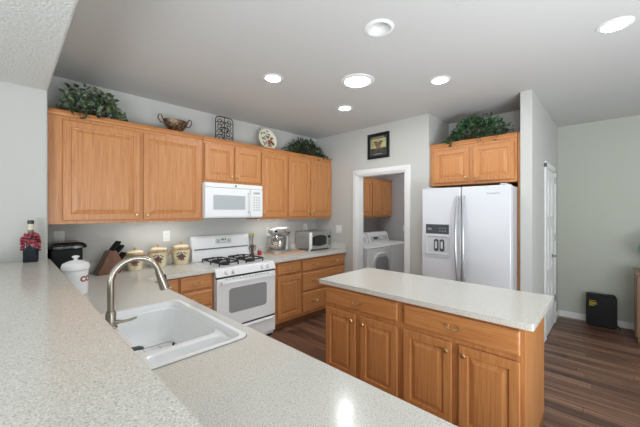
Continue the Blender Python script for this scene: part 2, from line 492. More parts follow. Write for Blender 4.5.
UY, UB, UT = 3.26, 1.385, 2.275
UH = UT - UB; UD = YW - UY - .002
cabinet('wall_cabinet', 'wide two-door honey oak wall cabinet left of the microwave, ivy on top', (XB + .002, UY, UB), 0, 1.28, UH, UD,
        [('door', .095, .66, .03, UH - .03, 'r', False), ('door', .69, 1.25, .03, UH - .03, 'l', False)], crown=.042)
x = 1.512
cabinet('wall_cabinet', 'short two-door honey oak wall cabinet right above the white microwave', (x, UY, 1.815), 0, .752, UT - 1.815, UD,
        [('door', .012, .362, .03, UT - 1.815 - .03, 'r', False), ('door', .386, .742, .03, UT - 1.815 - .03, 'l', False)], crown=.042)
x = 2.266
cabinet('wall_cabinet', 'narrow single-door honey oak wall cabinet just right of the microwave', (x, UY, UB), 0, .442, UH, UD,
        [('door', .012, .424, .03, UH - .03, 'l', False)], crown=.042)
x = 2.71
cabinet('wall_cabinet', 'two-door honey oak wall cabinet at the right end above the toaster oven', (x, UY, UB), 0, XL - x - .002, UH, UD,
        [('door', .018, .432, .03, UH - .03, 'r', False), ('door', .452, .895, .03, UH - .03, 'l', False)], crown=.042)
# base units along the back wall
BY = 2.985; BH = CZ - .038; BD = YW - BY - .002
cabinet('base_cabinet', 'narrow corner oak base cabinet with a small knobbed drawer, behind the sink', (.93, BY, 0), 0, .212, BH, BD,
        [('drawer', .05, .205, .715, BH - .012, 'knob'), ('door', .05, .205, .13, .69, 'l', True)], toe=.1)
cabinet('base_cabinet', 'oak base cabinet with a stack of drawers left of the white range', (1.143, BY, 0), 0, .346, BH, BD,
        [('drawer', .012, .325, .715, BH - .01), ('drawer', .012, .325, .545, .693), ('drawer', .012, .325, .34, .523), ('drawer', .012, .325, .13, .318)], toe=.1)
cabinet('base_cabinet', 'oak base cabinet with one drawer over one door, right of the range', (2.285, BY, 0), 0, .43, BH, BD,
        [('drawer', .03, .42, .70, BH - .018), ('door', .03, .42, .15, .665, 'r', True)], toe=.1)
cabinet('base_cabinet', 'wide oak base cabinet with three drawers under the toaster oven', (2.716, BY, 0), 0, XL - 2.718, BH, BD,
        [('drawer', .017, .885, .69, BH - .018, 2), ('drawer', .017, .885, .425, .665, 2), ('drawer', .017, .885, .14, .40, 2)], toe=.1)
# sink run under the bar, facing the kitchen
PH = CZ - .038
cabinet('peninsula_cabinet', 'oak base cabinets at the near end of the peninsula, facing the kitchen', (.838, -.55, 0), PI / 2, 1.74, PH, .60,
        [('drawer', .02, .86, .70, PH - .018, 2), ('drawer', .88, 1.72, .70, PH - .018, 2)] + [('door', .02 + .43 * k, .43 + .43 * k, .13, .67, 'l' if k % 2 else 'r', True) for k in range(4)], toe=.1)
t = cabinet('sink_cabinet', 'oak base cabinet holding the white sink, facing into the kitchen', (.838, 1.192, 0), PI / 2, .91, .64, .60,
        [('door', .02, .445, .13, .62, 'r', True), ('door', .465, .89, .13, .62, 'l', True)], toe=.1)
obj('front_apron', bx(.0005, .9095, 0, .016, .6405, PH), 'oakh', t, bevel=.002)
cabinet('peninsula_cabinet', 'oak base cabinet in the inner corner of the peninsula, left of the sink cabinet', (.838, 2.104, 0), PI / 2, .82, PH, .60,
        [('drawer', .02, .80, .70, PH - .018, 2), ('door', .02, .40, .13, .67, 'r', True), ('door', .42, .80, .13, .67, 'l', True)], toe=.1)
# island
IX, IYL, IYR = 2.02, 1.885, .355
island = cabinet('kitchen_island', 'honey oak kitchen island base with four doors under two wide drawers', (IX, IYL, 0), -PI / 2, IYL - IYR, IZ - .038, .615,
        [('drawer', .02, .736, .675, .818), ('door', .02, .350, .10, .64, 'r', True), ('door', .400, .736, .10, .64, 'l', True),
         ('drawer', .786, 1.505, .675, .818), ('door', .786, 1.128, .10, .64, 'r', True), ('door', 1.172, 1.505, .10, .64, 'l', True)], 'island', toe=.08)
o = obj('countertop', slab([rrect(1.985, 2.77, .315, 1.94, .012, 3)], IZ - .038, IZ), 'quartz', bevel=.006)
tag(o, 'pale speckled quartz countertop lying on the oak island', 'countertop')
# cabinet above the fridge, tall end panel
fc = cabinet('fridge_cabinet', 'two-door oak cabinet above the white refrigerator, greenery on top', (3.662, YA1 - .003, 1.80), -PI / 2, YA1 - YA0 - .03, 2.255 - 1.80, .58,
        [('door', .05, .455, .03, .42, 'r', False), ('door', .50, .895, .03, .42, 'l', False)], crown=.045)
o = obj('side_panel', bx(3.655, XA - .002, YA0 - .004, YA0 + .022, 0, 2.30), 'oak', bevel=.002)
tag(o, 'tall thin oak end panel between the refrigerator and the pier', 'panel')
# laundry cabinets
cabinet('laundry_cabinet', 'two-door oak wall cabinet over the dryer, seen through the laundry doorway', (4.03, UY, 1.375), 0, .71, .70, UD - .006,
        [('door', .02, .345, .03, .67, 'r', False), ('door', .365, .69, .03, .67, 'l', False)], crown=.042)
cabinet('laundry_cabinet', 'oak wall cabinet at the far end of the laundry, beyond the other one', (4.742, UY, 1.375), 0, .72, .70, UD - .006,
        [('door', .02, .35, .03, .67, 'r', False), ('door', .37, .70, .03, .67, 'l', False)], crown=.042)

# ------------------------------------------------------------------ worktops
SX0, SX1, SY0, SY1 = .30, .785, 1.243, 2.075
outline = [(XB - .005, -.6), (.863, -.6), (.863, 2.94), (1.492, 2.94), (1.492, YW - .002), (XB - .005, YW - .002)]
wt = thing('worktop', 'speckled quartz worktop holding the sink and running round to the range', 'countertop', (0, 0, CZ))
obj('counter_slab', slab([outline, rrect(SX0 + .008, SX1 - .008, SY0 + .008, SY1 - .008, .03)], -.038, 0), 'quartz', wt, bevel=.005)
obj('backsplash', bx(XB + .02, 1.492, YW - .022, YW - .003, .0005, .10), 'quartz', wt, bevel=.003)
wt2 = thing('worktop', 'speckled quartz worktop right of the range, under mixer and toaster oven', 'countertop', (0, 0, CZ))
obj('counter_slab', slab([[(2.255, 2.94), (XL - .002, 2.94), (XL - .002, YW - .002), (2.255, YW - .002)]], -.038, 0), 'quartz', wt2, bevel=.005)
obj('backsplash', bx(2.255, XL - .024, YW - .022, YW - .003, .0005, .10), 'quartz', wt2, bevel=.003)
obj('backsplash', bx(XL - .022, XL - .003, 2.95, YW - .003, .0005, .10), 'quartz', wt2, bevel=.003)
o = obj('bar_top', slab([[(-.36, -.6), (XB + .012, -.6), (XB + .012, YS - .002), (-.36, YS - .002)]], ZB - .04, ZB), 'quartz', bevel=.006)
tag(o, 'raised speckled quartz bar top in the foreground, red-beaded bottle at its end', 'countertop')

# ------------------------------------------------------------------ sink, faucet
sk = thing('sink', 'white double-bowl sink set into the quartz counter', 'sink', (0, 0, CZ))
outer = rrect(SX0 - .012, SX1 + .012, SY0 - .012, SY1 + .012, .045)
inner = rrect(SX0 + .085, SX1 - .010, SY0 + .010, SY1 - .010, .05)
low = rrect(SX0 + .092, SX1 - .017, SY0 + .017, SY1 - .017, .05)
YD = 1.437
bigl = [(SX0 + .094, SX1 - .020, YD + .016, SY1 - .019), .07]
smal = [(SX0 + .094, SX1 - .020, SY0 + .019, YD - .010), .05]
bm = nb()
fill_holes(bm, [outer, inner], .006)
loft(bm, [[(x, y, .006) for x, y in outer], [(x, y, .0005) for x, y in outer]], False, False)
loft(bm, [[(x, y, .006) for x, y in inner], [(x, y, -.004) for x, y in rrect(SX0 + .088, SX1 - .013, SY0 + .013, SY1 - .013, .05)], [(x, y, -.026) for x, y in low]], False, False)
def shrink(b, s): return (b[0] + s, b[1] - s, b[2] + s, b[3] - s)
fill_holes(bm, [low, rrect(*bigl[0], bigl[1]), rrect(*smal[0], smal[1])], -.026)
for (b, r), dp in ((bigl, -.21), (smal, -.17)):
    rings = []
    for s, z in ((0, -.026), (.006, -.033), (.018, dp * .6), (.03, dp + .035), (.045, dp + .012), (.07, dp)):
        rings.append([(x, y, z) for x, y in rrect(*shrink(b, s), r)])
    loft(bm, rings, False, True)
bmesh.ops.remove_doubles(bm, verts=bm.verts[:], dist=.0004)
obj('basin', bm, 'sink', sk, smooth=True, angle=28)
ex = rrect(SX0 - .017, SX1 + .017, SY0 - .017, SY1 + .017, .05)
bm = nb(); fill_holes(bm, [ex, outer], .0015)
obj('seal_strip', bm, 'seal', sk)
cxm, cym = .57, 1.78
obj('drain', lathe(nb(), [(.045, -.2095), (.045, -.206), (.03, -.206), (.026, -.2085)], 18, (cxm, cym, 0)), 'steel', sk, smooth=True)
# wire rack lying in the big bowl
rk = thing('sink_rack', 'thin wire rack lying in the big bowl of the white sink', 'rack', (0, 0, CZ - .196))
bm = nb(); rx0, rx1, ry0, ry1 = .46, .70, 1.56, 1.93
tube(bm, [(x, y, 0) for x, y in rrect(rx0, rx1, ry0, ry1, .04)], .0028, 6, closed=True)
for k in range(1, 4):
    y = ry0 + (ry1 - ry0) * k / 4; tube(bm, [(rx0, y, .003), (rx1, y, .003)], .0016, 6)
for k in range(1, 3):
    xx = rx0 + (rx1 - rx0) * k / 3; tube(bm, [(xx, ry0, -.002), (xx, ry1, -.002)], .0016, 6)
obj('wire_grid', bm, 'steel', rk, smooth=True)
for xx in (rx0 + .01, rx1 - .01):
    for y in (ry0 + .05, ry1 - .05): obj('rubber_foot', lathe(nb(), [(.006, -.0135), (.006, .004)], 8, (xx, y, 0)), 'black', rk)

FX, FY = .362, 1.80
fa = thing('faucet', 'brushed nickel gooseneck faucet standing behind the white sink', 'faucet', (FX, FY, CZ + .0065))
obj('base', lathe(nb(), [(.030, 0), (.030, .006), (.024, .012), (.023, .075), (.019, .085)], 20), 'nickel', fa, smooth=True)
R = .112
pts = [(0, 0, .08), (0, 0, .15), (0, 0, .225)] + arc((R, 0, .225), R, PI, .12 * PI, 18)
pts = [(p[0], 0, p[2]) for p in pts]
obj('neck', tube(nb(), pts, .0155, 14), 'nickel', fa, smooth=True)
e, e2 = Vector(pts[-1]), Vector(pts[-2]); t = (e - e2).normalized(); t = (t + Vector((0, 0, -.45))).normalized()
bm = tube(nb(), [e, e + t * .015, e + t * .02, e + t * .09, e + t * .118, e + t * .122], [.0158, .0175, .0185, .025, .0262, .021], 16)
obj('spray_head', bm, 'nickel', fa, smooth=True)
q = e + t * .06 + Vector((.021, 0, .006))
obj('spray_button', tube(nb(), [q - t * .015, q + t * .012], .006, 8), 'black', fa, smooth=True)
bm = tube(nb(), [(.018, -.006, .026), (.034, -.012, .027)], [.012, .011], 12)
tube(bm, [(.03, -.012, .027), (.055, -.02, .027), (.085, -.026, .030), (.108, -.03, .036)], [.009, .007, .0065, .005], 10)
obj('lever_handle', bm, 'nickel', fa, smooth=True)
so = thing('soap_dispenser', 'low dark metal soap pump, its spout tip peeking past the bar edge', 'dispenser', (.318, 1.385, CZ + .0065))
obj('collar', lathe(nb(), [(.018, 0), (.018, .006), (.012, .012), (.011, .02)], 14), 'nickel', so, smooth=True)
obj('spout', tube(nb(), [(0, 0, .018), (0, 0, .026), (.02, 0, .030), (.058, 0, .028), (.072, 0, .022)], [.011, .012, .010, .008, .006], 10), 'dark', so, smooth=True)

# ------------------------------------------------------------------ range
st = thing('range', 'white freestanding gas range with oven, under the microwave', 'stove', (1.4975, 2.935, 0))
w = .752
obj('body', bx(0, w, .03, .645, .03, .872), 'white', st, bevel=.004)
bm = nb()
prism(bm, [(.0, .803), (-.012, .808), (.012, .878), (.03, .895), (.64, .895), (.64, .873), (.03, .872), (.03, .803)], lambda p: (-.004, p[0], p[1]), lambda p: (w + .004, p[0], p[1]))
obj('cooktop', bm, 'white', st, bevel=.004)
bm = nb()
prism(bm, [(.555, .896), (.565, 1.05), (.578, 1.17), (.595, 1.195), (.64, 1.195), (.64, .896)], lambda p: (-.008, p[0], p[1]), lambda p: (w + .008, p[0], p[1]))
bg = obj('backguard', bm, 'white', st, bevel=.008, seg=3)
obj('vent_slot', bx(.02, w - .02, .552, .567, 1.035, 1.045), 'slot', bg)
bm = nb(); prism(bm, [(.562, 1.09), (.572, 1.165), (.58, 1.165), (.58, 1.09)], lambda p: (.285, p[0] - .003, p[1]), lambda p: (.495, p[0] - .003, p[1]))
cp = obj('control_panel', bm, 'cover', bg, bevel=.002)
bm = nb(); prism(bm, [(.567, 1.132), (.570, 1.155), (.58, 1.155), (.58, 1.132)], lambda p: (.36, p[0] - .0055, p[1]), lambda p: (.42, p[0] - .0055, p[1]))
cl = obj('clock_display', bm, 'darkglass', bg)
obj('clock_digits', xform(text_bm('12:00', .017), Matrix.Translation((.39, .5625, 1.143)) @ Matrix.Rotation(-.13, 4, 'X') @ FACE_NY), 'green_led', bg)
bm = nb()
for k in range(4):
    for z in (1.10, 1.118, 1.136):
        for xx in (.296 + .0125 * k, .438 + .0125 * k): box(bm, xx, xx + .008, .557, .566, z, z + .009)
for k in range(5): box(bm, .352 + .016 * k, .363 + .016 * k, .556, .565, 1.104, 1.113)
obj('touch_buttons', bm, 'greytext', bg)
# grates and burners
def grate(x0, x1):
    bm = nb(); z = .931; y0, y1 = .105, .52; xm, ym = (x0 + x1) / 2, (y0 + y1) / 2
    tube(bm, [(x, y, z) for x, y in rrect(x0, x1, y0, y1, .03)], .008, 6, closed=True)
    tube(bm, [(x0, ym, z), (x1, ym, z)], .008, 6)
    for cy in ((y0 + ym) / 2, (y1 + ym) / 2):
        for dx, dy in ((1, 0), (-1, 0), (0, 1), (0, -1)):
            L = (x1 - x0) / 2 if dx else (ym - y0) / 2
            tube(bm, [(xm + dx * .035, cy + dy * .035, z + .012), (xm + dx * L * .6, cy + dy * L * .6, z + .013), (xm + dx * L, cy + dy * L, z)], [.006, .0075, .008], 6)
    for px in (x0 + .01, x1 - .01):
        for py in (y0 + .01, ym, y1 - .01): lathe(bm, [(.009, .8955), (.007, z)], 6, (px, py, 0))
    return bm
def burner(cx, cy):
    return lathe(nb(), [(.058, .8955), (.055, .905), (.040, .907), (.040, .922), (.030, .927)], 18, (cx, cy, 0))
for x0, x1 in ((.085, .335), (.417, .667)):
    gt = obj('grate', grate(x0, x1), 'iron', st, smooth=True)
    for cy in (.209, .416): obj('burner', burner((x0 + x1) / 2, cy), 'iron', gt, smooth=True)
for xx in (.115, .195, .565, .645):
    bm = lathe(nb(), [(.021, 0), (.021, .010), (.019, .014), (.017, .03), (.0, .031)], 16, (0, 0, 0))
    box(bm, -.005, .005, -.019, .019, .012, .036)
    xform(bm, Matrix.Translation((xx, .001, .843)) @ Matrix.Rotation(PI / 2 - .34, 4, 'X'))
    obj('knob', bm, 'white', st, smooth=True)
obj('door_gap_shade', bx(.006, w - .006, .0, .0305, .787, .802), 'black', st)  # black strip standing in for the shade in the gap above the oven door
obj('drawer_gap_shade', bx(.006, w - .006, .004, .0305, .248, .27), 'black', st)  # black strip painting the shaded gap between oven door and drawer
od = obj('oven_door', bx(.003, w - .003, -.012, .03, .268, .786), 'white', st, bevel=.008, seg=3)
bm = nb(); lp = rrect(.14, w - .13, .41, .672, .035)
loft(bm, [[(x, -.0125, z) for x, z in lp], [(x, -.0145, z) for x, z in lp]])
obj('oven_window', bm, 'ovenglass', od)
bm = nb(); box(bm, .035, w - .035, -.062, -.044, .732, .762)
box(bm, .045, .075, -.046, -.012, .734, .76); box(bm, w - .075, w - .045, -.046, -.012, .734, .76)
obj('oven_handle', bm, 'white', od, bevel=.006, seg=3)
bm = nb()
for k in range(14): box(bm, .10 + k * .04, .126 + k * .04, -.0125, -.010, .772, .777)
obj('vent_slots', bm, 'slot', od)
dw = obj('storage_drawer', bx(.003, w - .003, -.010, .03, .075, .25), 'white', st, bevel=.006, seg=3)
bm = nb(); prism(bm, [(-.010, .222), (-.028, .226), (-.03, .236), (-.02, .243), (-.010, .243)], lambda p: (.05, p[0], p[1]), lambda p: (w - .05, p[0], p[1]))
obj('drawer_lip', bm, 'white', dw, bevel=.003)
obj('base_plinth', bx(.01, w - .01, .05, .63, .0, .075), 'black', st)

# ------------------------------------------------------------------ microwave
mw = thing('microwave', 'white over-the-range microwave hung beneath the short oak cabinet', 'microwave', (1.500, 3.19, 1.412))
w, h = .755, .40
obj('body', bx(0, w, .03, YW - 3.19 - .003, 0, h), 'white', mw, bevel=.005)
dr = obj('door', bx(.002, .575, .0, .03, .012, h - .055), 'white', mw, bevel=.008, seg=3)
obj('top_grille', bx(.002, w - .002, .002, .03, h - .052, h - .001), 'white', mw, bevel=.006)
bm = nb(); lp = rrect(.095, .50, .098, .262, .012); loft(bm, [[(x, -.0005, z) for x, z in lp], [(x, -.002, z) for x, z in lp]])
obj('door_window', bm, 'mwglass', dr)
bm = nb(); lo, li = rrect(.085, .51, .088, .272, .015), rrect(.095, .50, .098, .262, .012)
loft(bm, [[(x, -.0003, z) for x, z in lo], [(x, -.0035, z) for x, z in lo], [(x, -.0035, z) for x, z in li], [(x, -.0018, z) for x, z in li]], False, False)
obj('window_frame', bm, 'white', dr)
bm = tube(nb(), [(.548, 0, .06), (.548, -.028, .075), (.548, -.032, .19), (.548, -.028, .285), (.548, 0, .30)], .010, 10)
obj('door_handle', bm, 'white', dr, smooth=True)
cpn = obj('control_panel', bx(.58, w - .002, .0, .03, .012, h - .055), 'white', mw, bevel=.006)
obj('display', bx(.612, .715, -.0012, .0005, .285, .315), 'grey', cpn)
obj('display_digits', xform(text_bm('12:00', .024), Matrix.Translation((.663, -.0016, .30)) @ FACE_NY), 'dark', cpn)
bm = nb()
for r in range(6):
    for k in range(3): box(bm, .615 + k * .036, .64 + k * .036, -.001, .0005, .085 + r * .031, .103 + r * .031)
obj('keypad', bm, 'grey', cpn)
lg = obj('badge', lathe(nb(), [(.013, .002), (.013, -.001)], 20, (.375, 0, h - .027), 'y'), 'dark', mw)
bm = nb()
for a in (0.6, 2.2, 3.8, 5.4):
    tube(bm, [(.375 + .004 * math.cos(a + s * .4) * (1 + s * .7), -.0013, h - .027 + .004 * math.sin(a + s * .4) * (1 + s * .7)) for s in range(3)], .0009, 5)
tube(bm, [(.375 + .0105 * math.cos(2 * PI * i / 20), -.0013, h - .027 + .0105 * math.sin(2 * PI * i / 20)) for i in range(20)], .0007, 5, closed=True)
obj('badge_script', bm, 'cover', lg)
obj('underside_filter', bx(.04, w - .04, .06, .36, -.006, -.0005), 'slot', mw)

# ------------------------------------------------------------------ refrigerator (faces -X)
fr = thing('refrigerator', 'white side-by-side refrigerator with a dispenser, in the oak-framed alcove', 'refrigerator', (3.37, 1.612, 0), -PI / 2)
w, h = .90, 1.752
obj('body', bx(.004, w - .004, .075, .84, .03, h - .01), 'fridge', fr, bevel=.006)
ld = obj('freezer_door', bx(0, .434, 0, .065, .07, h), 'fridge', fr, bevel=.012, seg=4)
rd = obj('fridge_door', bx(.441, w, 0, .065, .07, h), 'fridge', fr, bevel=.012, seg=4)
def bow(x, s):
    pts = []
    for i in range(15):
        u = i / 14; pts.append((x + s * .010 * math.sin(PI * u) - s * .012, -.014 - .045 * math.sin(PI * u) ** .6, .74 + u * .91))
    bm = tube(nb(), pts, [.011 + .004 * math.sin(PI * i / 14) for i in range(15)], 10)
    for z in (.755, 1.635): box(bm, x - s * .012 - .012, x - s * .012 + .012, -.02, 0, z - .02, z + .02)
    return bm
obj('door_handle', bow(.398, -1), 'handle', ld, smooth=True)
obj('door_handle', bow(.479, 1), 'handle', rd, smooth=True)
dp = obj('dispenser_panel', bx(.05, .312, -.004, .001, 1.238, 1.345), 'dispdark', ld, bevel=.002)
bm = nb()
for k in range(3): box(bm, .205 + .03 * k, .222 + .03 * k, -.0055, -.0035, 1.268, 1.275); box(bm, .205 + .03 * k, .222 + .03 * k, -.0055, -.0035, 1.30, 1.306)
box(bm, .07, .12, -.0055, -.0035, 1.28, 1.305)
obj('panel_icons', bm, 'greytext', ld)
bm = nb()                                              # alcove frame standing proud of the door skin
lo, li, lb = rrect(.048, .315, .985, 1.222, .012), rrect(.062, .30, 1.005, 1.21, .02), rrect(.07, .292, 1.012, 1.20, .03)
loft(bm, [[(x, 0, z) for x, z in lo], [(x, -.012, z) for x, z in lo], [(x, -.012, z) for x, z in li], [(x, -.001, z) for x, z in lb]], False, True)
obj('dispenser_alcove', bm, 'grey', ld)
for xx in (.172, .236):
    lp = rrect(xx - .025, xx + .025, 1.045, 1.18, .02)
    bm = loft(nb(), [[(x, -.001, z) for x, z in lp], [(x, -.008, z) for x, z in lp], [(.5 * (x + xx), -.011, .5 * (z + 1.112)) for x, z in lp]])
    pd = obj('paddle', bm, 'dispdark', ld)
    lp = rrect(xx - .011, xx + .011, 1.075, 1.155, .01)
    obj('paddle_face', loft(nb(), [[(x, -.0105, z) for x, z in lp], [(x, -.013, z) for x, z in lp]]), 'grey', ld)
obj('dispenser_tray', bx(.075, .29, -.016, -.001, 1.006, 1.022), 'grey', ld, bevel=.003)
obj('brand_lettering', xform(text_bm('KitchenAid', .026), Matrix.Translation((.745, -.0008, 1.672)) @ FACE_NY), 'greytext', rd)
for xx in (.04, w - .10): obj('hinge_cover', bx(xx, xx + .06, .02, .15, h + .0005, h + .016), 'grey', fr, bevel=.004)
obj('kick_grille', bx(.01, w - .01, .03, .074, .0, .066), 'grey', fr)

# ------------------------------------------------------------------ laundry machines
def machine(name, label, loc, w, front):
    t = thing(name, label, 'washer' if not front else 'dryer', loc)
    obj('body', bx(0, w, 0, .66, .02, .885), 'white', t, bevel=.012, seg=3)
    obj('top_panel', bx(.0, w, -.004, .66, .886, .905), 'white', t, bevel=.008)
    bm = nb(); prism(bm, [(.47, .906), (.50, 1.03), (.54, 1.09), (.66, 1.09), (.66, .906)], lambda p: (0.0, p[0], p[1]), lambda p: (w, p[0], p[1]))
    cs = obj('console', bm, 'white', t, bevel=.012, seg=3)
    bm = nb(); prism(bm, [(.478, .93), (.498, 1.02), (.52, 1.02), (.52, .93)], lambda p: (.06, p[0] - .006, p[1]), lambda p: (w - .06, p[0] - .006, p[1]))
    obj('console_face', bm, 'grey', cs)
    bm = lathe(nb(), [(.034, 0), (.03, .03), (0, .031)], 18)
    xform(bm, Matrix.Translation((w * .55, .478, .975)) @ Matrix.Rotation(PI / 2 - .2, 4, 'X'))
    obj('dial', bm, 'white' if not front else 'black', cs, smooth=True)
    bm = nb(); prism(bm, [(.484, .955), (.494, 1.0), (.52, 1.0), (.52, .955)], lambda p: (w * .22, p[0] - .0085, p[1]), lambda p: (w * .42, p[0] - .0085, p[1]))
    obj('console_display', bm, 'dark', cs)
    if front:
        lp = rrect(.14, w - .10, .30, .80, .16, 8)
        bm = loft(nb(), [[(x, -.001, z) for x, z in lp], [(x, -.022, z) for x, z in lp], [(x * .94 + .06 * w / 2, -.03, z * .94 + .06 * .55) for x, z in lp]])
        dd = obj('loading_door', bm, 'grey', t, bevel=.004)
        lp = rrect(.18, w - .14, .34, .74, .10, 8)
        obj('door_glass', loft(nb(), [[(x, -.0305, z) for x, z in lp], [(x, -.036, z) for x, z in lp]]), 'ovenglass', dd)
    else:
        obj('lid', bx(.05, w - .05, .03, .45, .9055, .915), 'white', t, bevel=.004)
    return t
machine('dryer', 'white front-door dryer with slanted console in the laundry room', (3.975, 2.80, 0), .69, True)
machine('washing_machine', 'white top-loading washer standing beyond the dryer', (4.70, 2.80, 0), .69, False)

# ------------------------------------------------------------------ things on the back worktop
def canister(x, y, s, label, handles=True):
    t = thing('canister', label, 'canister', (x, y, CZ), 0, 'grape canisters on the worktop')
    k = s
    body = [(.060 * k, 0), (.066 * k, .006), (.070 * k, .04 * k), (.079 * k, .09 * k), (.080 * k, .125 * k), (.074 * k, .155 * k), (.077 * k, .165 * k)]
    b = obj('body', lathe(nb(), body, 28), 'cream', t, smooth=True)
    obj('rim_band', lathe(nb(), [(.0765 * k, .152 * k), (.084 * k, .157 * k), (.084 * k, .170 * k), (.078 * k, .178 * k)], 28), 'tan', t, smooth=True)
    ld = obj('lid', lathe(nb(), [(.080 * k, .1785 * k), (.081 * k, .185 * k), (.066 * k, .198 * k), (.02 * k, .205 * k)], 28), 'cream', t, smooth=True)
    obj('lid_knob', lathe(nb(), [(.008 * k, .2055 * k), (.008 * k, .213 * k), (.015 * k, .222 * k), (.012 * k, .232 * k), (.003, .235 * k)], 14), 'tan', ld, smooth=True)
    th0 = math.atan2(-y, -x)                        # motif looks towards the room
    bm = nb(); rr = random.Random(int(x * 1000))
    def on(a, z): r = k * (.066 + .012 * min(1, z / (.09 * k))); return (r * math.cos(th0 + a), r * math.sin(th0 + a), z)
    for row, n in enumerate((2, 4, 4, 3, 1)):
        for i in range(n):
            ball(bm, on((i - (n - 1) / 2) * .19 + rr.uniform(-.03, .03), (.112 - row * .014) * k), .0098 * k, 8, 5)
    obj('grape_cluster', bm, 'purple', b, smooth=True)
    bm = nb()
    for a0, z0 in ((-.50, .118), (-.30, .128), (.50, .115), (.30, .128), (0, .130), (-.50, .09), (.46, .088), (-.36, .062), (.30, .055)):
        ball(bm, on(a0, z0 * k), .0105 * k, 7, 4, (1, 1, .8))
    obj('painted_leaves', bm, 'leafpaint', b, smooth=True)
    if handles:
        for sg in (-1, 1):
            aa = th0 + sg * PI / 2; u = Vector((math.cos(aa), math.sin(aa), 0))
            pts = [u * (.077 * k) + Vector((0, 0, .105 * k)), u * (.096 * k) + Vector((0, 0, .115 * k)), u * (.100 * k) + Vector((0, 0, .14 * k)), u * (.078 * k) + Vector((0, 0, .155 * k))]
            obj('ear_handle', tube(nb(), pts, .006 * k, 8), 'tan', t, smooth=True)
canister(.90, 3.465, .97, 'shortest cream canister with grape motif, next to the knife block')
canister(1.12, 3.465, 1.03, 'middle-sized cream canister with grape motif, between two others')
canister(1.36, 3.47, 1.08, 'tallest cream canister with grape motif, nearest the range')

# knife block
kb = thing('knife_block', 'slanted brown wooden knife block full of black-handled knives', 'knife block', (.70, 3.45, CZ), 0.12)
kb.scale = (1.12, 1.12, 1.08)
ol = [(-.115, 0), (.055, 0), (.085, .055), (-.015, .205), (-.055, .18)]
bm = prism(nb(), [(-.12, 0), (.05, 0), (.075, .075), (.02, .20), (-.03, .20)], lambda p: (p[0], -.055, p[1]), lambda p: (p[0], .055, p[1]))
kbb = obj('block', bm, 'walnut', kb, bevel=.004)
dirv = Vector((.58, 0, .80)).normalized()
k = 0
for r, (bx0, bz0) in enumerate(((.00, .20), (.03, .172), (.055, .115))):
    for j in range(3 if r < 2 else 4):
        yy = (-.036, 0, .036)[j] if r < 2 else (-.042, -.014, .014, .042)[j]
        L = (.095, .085, .07)[r]
        p0 = Vector((bx0, yy, bz0)); p1 = p0 + dirv * L
        bm = tube(nb(), [p0 - dirv * .005, p0 + dirv * .012, p0 + dirv * L * .5, p1 - dirv * .01, p1], [.008, .010, .0115, .011, .007], 8)
        obj('knife_handle', bm, 'black', kbb, smooth=True)

# black bread bin
bb = thing('bread_bin', 'black bread bin with a lid in the corner behind the coffee canister', 'bin', (.235, 3.20, CZ))
bb.scale = (1, 1, .94)
obj('bin_body', bx(.01, .215, .01, .32, .0, .30), 'black', bb, bevel=.015, seg=3)
bm = nb(); lp0 = [rrect(0 + s, .245 - s, 0 + s, .33 - s, .04) for s in (0, 0, .015, .04)]
loft(bm, [[(x, y, z) for x, y in l] for l, z in zip(lp0, (.301, .322, .342, .352))])
obj('bin_lid', bm, 'blackgloss', bb, smooth=True)
obj('lid_tab', bx(.09, .15, -.016, .002, .304, .318), 'blackgloss', bb, bevel=.004)

# white coffee canister
cf = thing('coffee_canister', 'white lidded canister with red COFFEE lettering beside the bar', 'canister', (.342, 2.74, CZ))
r = .072
b = obj('body', lathe(nb(), [(r - .006, 0), (r, .008), (r, .152), (r + .002, .168), (r - .003, .174)], 36), 'white', cf, smooth=True)
l = obj('lid', lathe(nb(), [(r + .004, .175), (r + .009, .181), (r + .010, .202), (r + .002, .222), (r - .03, .238), (.02, .244)], 36), 'white', cf, smooth=True)
obj('lid_knob', lathe(nb(), [(.012, .2445), (.010, .254), (.022, .264), (.022, .271), (.008, .277)], 18), 'white', l, smooth=True)
bm = text_bm('COFFEE', .050, .0008, .0022)
bmesh.ops.subdivide_edges(bm, edges=[e for e in bm.edges if e.calc_length() > .01], cuts=2)
th = math.radians(-8)
for v in bm.verts:
    a = th + v.co.x / r; rr = r + .0006 + max(0, v.co.z)
    v.co = Vector((rr * math.cos(a), rr * math.sin(a), (.112 + v.co.y)))
obj('lettering', bm, 'redtext', b)

# beaded bottle on the bar
bo = thing('bottle', 'dark blue bottle draped with red beads at the end of the bar', 'bottle', (.125, 3.07, ZB))
lp = lambda s, r=.02: rrect(-.043 * s, .043 * s, -.03 * s, .03 * s, r * s)
bm = loft(nb(), [[(x, y, z) for x, y in lp(s)] for s, z in ((.92, 0), (1, .006), (1, .15), (.93, .17), (.6, .195))])
g = obj('glass_body', bm, 'bottle', bo, smooth=True)
obj('neck', lathe(nb(), [(.024, .19), (.018, .205), (.0165, .225), (.0165, .235)], 18), 'amber', bo, smooth=True)
obj('neck_label', lathe(nb(), [(.0172, .235), (.0172, .278)], 18), 'tag', bo, smooth=True)
obj('cap', lathe(nb(), [(.0185, .2785), (.0185, .302), (.016, .305)], 18), 'foil', bo, smooth=True)
bm = nb(); rr = random.Random(3)
for i in range(150):
    a = rr.uniform(0, 2 * PI); side = abs(math.cos(a - math.radians(-52)))
    zlo = .075 + .06 * (1 - abs(math.sin(a - math.radians(-92)))) 
    z = rr.uniform(zlo, .212); f = .9 if z < .17 else .9 - (z - .17) * 8
    ball(bm, (.056 * f * math.cos(a), .044 * f * math.sin(a), z), rr.uniform(.006, .0095), 7, 5)
obj('bead_garland', bm, 'berry', bo, smooth=True)

